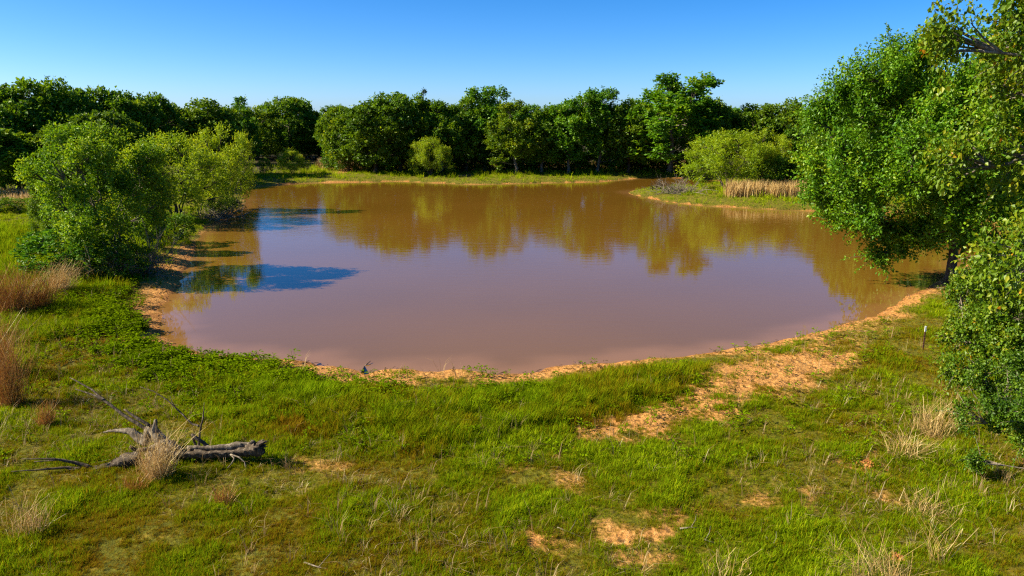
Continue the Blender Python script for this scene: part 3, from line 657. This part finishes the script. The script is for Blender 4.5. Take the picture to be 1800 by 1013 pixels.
# straw mixed in the turf
X, Y, K, sd = cloud([(-16, 18, 8.5, 20, 16, 1.0), (-26, 26, 20, 32, 5, 1.2)])
n = fbm(X * .5, Y * .5, 91)
sw = .7 * np.clip(.22 + (n - .45) * 2 + sstep(-6, -12, X) * .5 + sstep(7, 11, X) * sstep(22, 17, Y) * .9, 0, 1) * (sd > .8)
k = rg.uniform(size=len(X)) < sw
X, Y, K, sd = X[k], Y[k], K[k], sd[k]
scatter('straw', [tuft(11, 9, .30, .06, .006, 1.1), tuft(12, 7, .42, .05, .006, .9), tuft(13, 10, .18, .12, .006, 2.2)], M['straw'], np.stack([X, Y, height(X, Y, sd)], 1), K * rg.uniform(.6, 1.3, len(X)), rg.uniform(0, 6.28, len(X)),
        np.clip(.5 + rg.normal(size=len(X)) * .2, 0, 1), rg.integers(0, 3, len(X)), 'dry straw coloured stalks mixed through the pasture grass', 'dry grass')
def twiglet(seed, n, L):
    rng = np.random.default_rng(seed); mb = MB()
    for i in range(n):
        a = rng.uniform(0, 3.14); c = np.array([rng.normal() * .12, rng.normal() * .12, .008]); d = np.array([math.cos(a), math.sin(a), rng.normal() * .12]) * L * rng.uniform(.3, 1)
        mb.tube([c - d * .5, c + np.array([0, 0, .01]), c + d * .5], [.004, .006, .003], 3, np.clip(.3 + rng.normal() * .25, 0, 1), cap=False)
    return mb
X, Y, K, sd = cloud([(-16, 18, 8.5, 20, 16, 1.0), (-16, 24, 20, 36, 14, 1.1)])
bb = bare(X, Y, sd); k = (rg.uniform(size=len(X)) < bb * .42) & (sd > .05)
X, Y, K, sd = X[k], Y[k], K[k], sd[k]
scatter('ground_litter', [twiglet(1, 5, .16), twiglet(2, 4, .26), twiglet(3, 8, .09)], leaf_mat('litter_twig', [(0, (.03, .018, .010)), (.5, (.13, .085, .045)), (1, (.42, .30, .16))], 0, 0, True), np.stack([X, Y, height(X, Y, sd)], 1), K * rg.uniform(.7, 1.4, len(X)), rg.uniform(0, 6.28, len(X)),
        np.clip(.5 + rg.normal(size=len(X)) * .15, 0, 1), rg.integers(0, 3, len(X)), 'small dead twigs and straw bits strewn on the bare sand and beach', 'litter')
# dry reeds on the spit and the grey strip under the far wood
def reeds(name, pts, h, material, label, seed, wd=.03, nb=10, tint=.5):
    rng = np.random.default_rng(seed); mb = MB()
    for (x, y) in pts:
        z = hz(x, y)
        for i in range(nb):
            b = np.array([x + rng.normal() * .25, y + rng.normal() * .25, z - .03]); hh = h * rng.uniform(.5, 1.15)
            d = rng.normal(size=2) * .16 * hh; aa = rng.uniform(0, 3.14); sdv = np.array([math.cos(aa), math.sin(aa), 0]) * wd * .6
            tip = b + np.array([d[0], d[1], hh]); mid = b + np.array([d[0] * .35, d[1] * .35, hh * .6])
            mb.add([b - sdv, b + sdv, mid + sdv, mid - sdv, tip + sdv * .2, tip - sdv * .2], [[0, 1, 2, 3], [3, 2, 4, 5]], np.clip(tint + rng.normal() * .2, 0, 1))
    return tag(mb.build(name, M[material]), label, 'dry grass', kind='stuff')
rp = random.Random(3)
pts = [px(1280 + rp.uniform(0, 142), 354.5 - rp.uniform(0, 8))[:2] for _ in range(330)]
reeds('dry_reeds', pts, 1.35, 'pale_reed', 'strip of pale dry reeds below the bushes on the spit', 4, .035)
pts = [px(rp.uniform(560, 1215), rp.uniform(297, 304))[:2] for _ in range(620)]
reeds('dry_undergrowth', pts, 1.0, 'pale_reed', 'strip of greyish dry grass along the foot of the far wood', 5, .05, 7, .25)
pts = [px(rp.uniform(0, 70), rp.uniform(352, 372))[:2] for _ in range(140)] + [px(rp.uniform(560, 640), rp.uniform(284, 300))[:2] for _ in range(120)]
reeds('dry_field_grass', pts, .8, 'pale_reed', 'pale dry grass on the edge of the left field and the far bank', 6, .05, 7)

# dry bunch grass, each clump a thing
def bunch(x, by, hpx, wpx, n, label, material='reed', seed=0, lean=.25, group=None, tilt=0.0, name='dry_grass_clump'):
    p = ground_at(x, by); s = mpp(p); h = hpx * s * 1.08; wdt = wpx * s / 2
    rng = np.random.default_rng(seed + 1000 + int(x)); mb = MB()
    for i in range(int(n * 1.6)):
        a = rng.uniform(0, 6.28); r = wdt * .8 * rng.uniform() ** .7; b = np.array([math.cos(a) * r, math.sin(a) * r * .8, -.03])
        a2 = a + rng.normal() * 1.1
        d = np.array([math.cos(a2), math.sin(a2), 0]) * lean * rng.uniform(.0, 1.5) ** 1.3 + np.array([tilt * rng.uniform(.2, 1.4), 0, 0]) + rng.normal(size=3) * np.array([.14, .14, 0])
        hh = h * rng.choice([rng.uniform(.2, .6), rng.uniform(.5, .85), rng.uniform(.7, 1.1)]); w_ = rng.uniform(.0022, .0045) * max(1, s / .016); a3 = rng.uniform(0, 3.14); sv = np.array([math.cos(a3), math.sin(a3), 0]) * w_
        bend = rng.normal(size=3) * .13 * np.array([1, 1, 0])
        q1 = b + (d * .3 + bend) * hh + np.array([0, 0, hh * .5]); q2 = b + d * hh + np.array([0, 0, hh * (1 - .2 * np.linalg.norm(d) ** 1.5)])
        q3 = q2 + (d * .3 - bend) * hh * .7 + np.array([0, 0, hh * rng.uniform(-.16, .04)])
        mb.add([b - sv, b + sv, q1 + sv, q1 - sv, q2 + sv * .6, q2 - sv * .6, q3 + sv * .1, q3 - sv * .1], [[0, 1, 2, 3], [3, 2, 4, 5], [5, 4, 6, 7]], np.clip(.5 + rng.normal() * .26, 0, 1))
    o = mb.build(name, M[material]); o.location = tuple(p)
    return tag(o, label, 'grass clump', group)
GD = 'dry grass clumps'
bunch(24, 556, 84, 76, 480, 'tall rusty dry grass clump at the left edge below the bright field', seed=1, group=GD)
bunch(70, 545, 66, 52, 300, 'rusty dry grass clump leaning right against the bramble', seed=2, tilt=.3, group=GD)
bunch(105, 520, 60, 46, 260, 'grey tan dry grass clump at the foot of the bramble', seed=3, tilt=.4, material='pale_reed', group=GD)
bunch(18, 715, 150, 62, 330, 'tall thin brown grass clump at the left edge level with the near shore', seed=4, lean=.15, group=GD)
bunch(-8, 660, 110, 60, 260, 'brown grass clump cut by the left edge just above the tall thin one', seed=5, group=GD)
bunch(82, 748, 44, 34, 140, 'small orange brown tuft left of the dead tree branches', seed=6, group=GD)
bunch(280, 840, 84, 56, 260, 'big straw clump growing through the middle of the fallen dead tree', 'pale_reed', seed=7, lean=.45, group=GD)
bunch(238, 862, 40, 52, 90, 'low brown tuft in front of the left of the fallen dead tree', seed=8, lean=.5, group=GD)
bunch(52, 940, 80, 70, 100, 'sparse tan clump near the lower left corner', 'pale_reed', seed=9, lean=.4, group=GD)
bunch(395, 885, 36, 40, 110, 'small brown tuft below the right end of the fallen tree', seed=10, lean=.5, group=GD)
bunch(1640, 762, 62, 90, 170, 'tan dead grass clump below the bushy young oak', 'pale_reed', seed=11, lean=.6, group=GD)
bunch(1590, 800, 44, 80, 150, 'fallen grey straw clump left of the young oak, beside the red earth mound', 'pale_reed', seed=12, lean=.9, group=GD)
bunch(1545, 1030, 76, 130, 170, 'pale straw clump at the bottom edge near the lower right corner', 'pale_reed', seed=13, lean=.6, tilt=-.35, group=GD)
bunch(1650, 990, 100, 40, 22, 'few tall pale stalks bending over beside the orange earth mound', 'pale_reed', seed=14, lean=.3, tilt=-.2, group=GD)
bunch(1275, 1010, 60, 90, 44, 'thin straw stalks at the bottom edge right of the bare sand', 'pale_reed', seed=15, lean=.5, group=GD)
bunch(1620, 905, 40, 110, 110, 'tan straw clump halfway down the right side', 'pale_reed', seed=16, lean=.9, group=GD)

# ------------------------------------------------------------------ fallen dead tree
rl = np.random.default_rng(77)
lp = ground_at(300, 812); log = empty('fallen_tree', lp)
tag(log, 'grey weathered dead tree lying in the grass with bare branches', 'fallen tree')
def limb(name, pix, r, material, sides=8, rough=.10, n=4):
    pts = np.array([at(x, y, lp[1] + dy) - lp for x, y, dy in pix])
    out = [pts[0]]
    for i in range(len(pts) - 1):
        for k in range(1, n + 1):
            t = k / n; q = pts[i] * (1 - t) + pts[i + 1] * t
            if k < n: q = q + rl.normal(size=3) * np.mean(r) * .12
            out.append(q)
    rr = np.interp(np.linspace(0, 1, len(out)), np.linspace(0, 1, len(r)), r)
    mb = MB(); mb.tube(out, rr, sides, rough=rough, rng=rl)
    return mb.build(name, M[material], log, True)
limb('trunk', [(316,800,0),(345,797,-.03),(390,797,-.06),(430,793,-.1),(452,791,-.14),(460,786,-.15)], [.09, .10, .09, .10, .135, .10], 'dark_wood', 14, .26, 6)
limb('split_bark', [(330,787,.0),(380,787,-.05),(425,783,-.08),(448,778,-.1)], [.05, .06, .07, .05], 'dead_wood', 8, .35, 6)
for k in range(9):
    q = rl.uniform(-1, 1, 2); limb('splinter', [(450, 789 + q[0] * 9, -.14 + q[1] * .08), (459, 787 + q[0] * 12, -.16 + q[1] * .1), (466 + rl.uniform(-3, 5), 785 + q[0] * 14, -.18 + q[1] * .12)], [.045, .04, .008], 'dark_wood', 5, .3, 3)
limb('root_burl', [(262,815,0),(272,795,.02),(292,782,.04),(318,798,0)], [.14, .18, .16, .12], 'dead_wood', 12, .34, 6)
limb('limb', [(292,785,.1),(278,766,.15),(262,752,.2),(256,768,.2)], [.16, .12, .09, .06], 'dead_wood', 9, .2, 4)
limb('stub', [(274,772,.15),(271,755,.15),(273,738,.12)], [.09, .06, .03], 'dead_wood', 7, .2, 4)
limb('limb', [(262,775,.2),(246,770,.25),(232,759,.3),(215,757,.35),(196,758,.4),(182,760,.45)], [.13, .10, .08, .05, .03, .015], 'dead_wood', 8, .16, 4)
limb('limb', [(245,806,-.05),(222,808,-.1),(190,820,-.2),(160,826,-.3),(120,824,-.4)], [.17, .14, .10, .06, .025], 'dark_wood', 9, .16, 5)
for pix, r in [([(160,822,-.3),(130,813,-.35),(95,807,-.5),(38,807,-.6)], [.045, .03, .02, .008]), ([(165,828,-.3),(120,822,-.4),(70,826,-.6),(20,829,-.8)], [.05, .03, .018, .008]),
               ([(150,820,-.3),(110,808,-.3),(60,812,-.4)], [.03, .02, .008]),
               ([(275,765,.15),(225,735,.3),(185,705,.5),(160,684,.7),(123,664,.9)], [.045, .04, .032, .022, .010]), ([(185,704,.5),(160,693,.6),(132,684,.7)], [.026, .018, .008]),
               ([(266,750,.15),(240,735,.2),(218,720,.3)], [.04, .035, .02]),
               ([(370,788,0),(352,775,0),(338,764,.02),(345,786,.05)], [.04, .04, .035, .025]), ([(349,788,.0),(351,760,.05),(357,735,.05),(359,708,.05)], [.035, .028, .02, .007]),
               ([(350,749,.05),(338,746,.1),(318,726,.2),(295,704,.3),(270,688,.4),(246,680,.5)], [.022, .02, .018, .014, .010, .006]), ([(312,722,.2),(302,706,.15),(299,696,.1)], [.012, .009, .005]),
               ([(262,790,-.1),(240,792,-.2),(228,786,-.3)], [.06, .05, .03])]:
    limb('branch', pix, r, 'dark_wood', 6, .08, 4)
for pix, r in [([(405,799,-.2),(412,806,-.3),(408,814,-.35),(400,823,-.4)], [.018, .018, .016, .01]), ([(406,799,-.2),(420,804,-.3),(430,812,-.35),(433,825,-.4)], [.02, .018, .015, .01])]:
    limb('pale_twig', pix, r, 'grey_twig', 5, .05, 4)

# ------------------------------------------------------------------ steel post
pp = ground_at(1622, 616); s = mpp(pp); ph = 44 * s
post = empty('steel_post', pp); tag(post, 'thin rusty steel fence post with a white tip on the right bank', 'post')
mb = MB()
def boxq(mb, x0, x1, y0, y1, z0, z1):
    v = [(x, y, z) for z in (z0, z1) for x, y in ((x0, y0), (x1, y0), (x1, y1), (x0, y1))]
    mb.add(v, [[3, 2, 1, 0], [4, 5, 6, 7], [0, 1, 5, 4], [1, 2, 6, 5], [2, 3, 7, 6], [3, 0, 4, 7]])
boxq(mb, -.026, .026, -.006, .004, -.2, ph * .80); boxq(mb, -.005, .005, .0045, .036, -.2, ph * .80)
for k in range(7): boxq(mb, -.010, .010, -.018, -.0065, ph * (.12 + .1 * k), ph * (.12 + .1 * k) + .018)
mb.build('stem', M['rust'], post)
mb = MB(); boxq(mb, -.029, .029, -.010, .0065, ph * .78, ph); boxq(mb, -.008, .008, .007, .039, ph * .78, ph); mb.build('painted_tip', M['white'], post)

# ------------------------------------------------------------------ earth mounds, driftwood, twigs
def mound(x, by, wpx, hpx, label, seed):
    p = ground_at(x, by); s = mpp(p); rng = np.random.default_rng(seed); mb = MB()
    nr, na = 9, 22; V = []
    for i in range(nr):
        for j in range(na):
            f = i / (nr - 1); a = j / na * 6.2832; r = wpx * s / 2 * f * (1 + .16 * math.sin(a * 3 + seed) + .08 * rng.normal())
            V.append((math.cos(a) * r, math.sin(a) * r, hpx * s * (1 - f ** 1.7) * (1 + .12 * rng.normal()) + .02 * rng.normal() - .05 * f))
    Fq = [[i * na + j, i * na + (j + 1) % na, (i + 1) * na + (j + 1) % na, (i + 1) * na + j] for i in range(nr - 1) for j in range(na)]
    mb.add(V, Fq)
    for k in range(60):         # crumbs of earth
        c = np.array([rng.normal() * wpx * s * .26, rng.normal() * wpx * s * .26, 0]); c[2] = hpx * s * max(0, 1 - (np.linalg.norm(c[:2]) / (wpx * s / 2)) ** 1.7)
        r = rng.uniform(.012, .04); mb.tube([c + [0, 0, -r], c, c + [0, 0, r * .8]], [r * .7, r, r * .5], 5, rough=.2, rng=rng)
    o = mb.build('earth_mound', M['redearth'], None, False); o.location = tuple(p)
    return tag(o, label, 'earth mound', 'red earth mounds')
mound(1575, 985, 44, 9, 'orange crumbly earth mound near the lower right corner', 1)
mound(1526, 818, 48, 7, 'dark red earth lump beside the straw left of the young oak', 2)
def stick(pix, r, label, material='grey_twig', name='stick', lift=.03, twig=True):
    g = [ground_at(x, y) + np.array([0, 0, lift]) for x, y in pix]; o0 = g[0]
    rng = np.random.default_rng(int(pix[0][0])); mb = MB()
    mb.tube([q - o0 for q in g], np.linspace(r, r * .4, len(g)), 6, rough=.1, rng=rng)
    if twig and len(g) > 2:
        q = g[1] - o0; mb.tube([q, q + np.array([.1, .12, .08]), q + np.array([.16, .3, .1])], [r * .5, r * .35, r * .2], 5)
    o = mb.build(name, M[material], None, True); o.location = tuple(o0)
    return tag(o, label, 'stick', 'sticks on the ground')
stick([(1195,932),(1215,930),(1243,933)], .02, 'short pale stick on the bare sand at the bottom of the frame')
stick([(535,992),(560,1000),(610,1010)], .016, 'long thin straw coloured stick at the bottom edge left of centre')
stick([(1228,945),(1240,952),(1258,958)], .018, 'pale crooked stick right below the short one on the sand')
stick([(1345,945),(1358,962),(1378,972)], .018, 'grey stick in the grass right of the bare sand')
stick([(980,930),(1000,938),(1025,948)], .012, 'thin twig above the bare sand patch in the lower middle')
stick([(636,657),(640,648),(648,643),(637,640)], .05, 'dark driftwood snag at the notch of the near shore', 'dark_wood', 'driftwood', .08)
stick([(806,322.5),(820,321.5),(845,323)], .11, 'dark driftwood log at the water edge of the far shore', 'dark_wood', 'driftwood', .1)
stick([(1568,420),(1600,412),(1640,405)], .09, 'pale dead branch beneath the left side of the elm', 'grey_twig', 'driftwood', .3)

# dead brush
def brush(name, x, by, wpx, hpx, n, material, label, seed, up=1.0, rad=.02, group=None):
    p = ground_at(x, by); s = mpp(p); rng = np.random.default_rng(seed); mb = MB(); W, Hh = wpx * s / 2, hpx * s
    for i in range(n):
        b = np.array([rng.normal() * W * .4, rng.normal() * W * .35, 0]); a = rng.uniform(0, 6.28)
        ln = Hh * rng.uniform(.5, 1.15) / max(.5, up); d = np.array([math.cos(a), math.sin(a), up * rng.uniform(.4, 1.3)]); d /= np.linalg.norm(d)
        pts = [b]; 
        for k in range(4):
            d = d + rng.normal(size=3) * .25; d /= np.linalg.norm(d); pts.append(pts[-1] + d * ln / 4)
        r = rad * rng.uniform(.5, 1.3); mb.tube(pts, np.linspace(r, r * .3, 5), 4, cap=False)
        for k in (1, 2, 3):
            e = d + rng.normal(size=3) * .6; mb.tube([pts[k], pts[k] + e * ln * .16, pts[k] + e * ln * .3], [r * .5, r * .4, r * .2], 3, cap=False)
    o = mb.build(name, M[material], None, True); o.location = tuple(p)
    return tag(o, label, 'dead brush', group)
brush('dead_brush', 245, 482, 95, 80, 90, 'grey_twig', 'tangle of grey bare branches below the bright green bank tree', 1, .9, .022, 'dead brush')
brush('dead_brush', 190, 490, 90, 60, 60, 'grey_twig', 'grey dead twigs showing under the bramble on the left bank', 2, .8, .018, 'dead brush')
brush('dead_brush', 378, 384, 90, 26, 90, 'grey_twig', 'low heap of dead branches at the foot of the willows', 3, .35, .03, 'dead brush')
brush('brush_pile', 1192, 339, 66, 20, 110, 'grey_twig', 'heap of grey cut branches at the tip of the spit', 4, .3, .035, 'dead brush')
brush('brush_pile', 1160, 334, 26, 18, 40, 'dark_wood', 'dark stump tangle left of the grey branch heap on the spit', 5, .7, .05, 'dead brush')
brush('dead_brush', 1760, 730, 60, 130, 24, 'grey_twig', 'few bare grey stems showing through the bushy young oak', 6, 1.6, .014, 'dead brush')
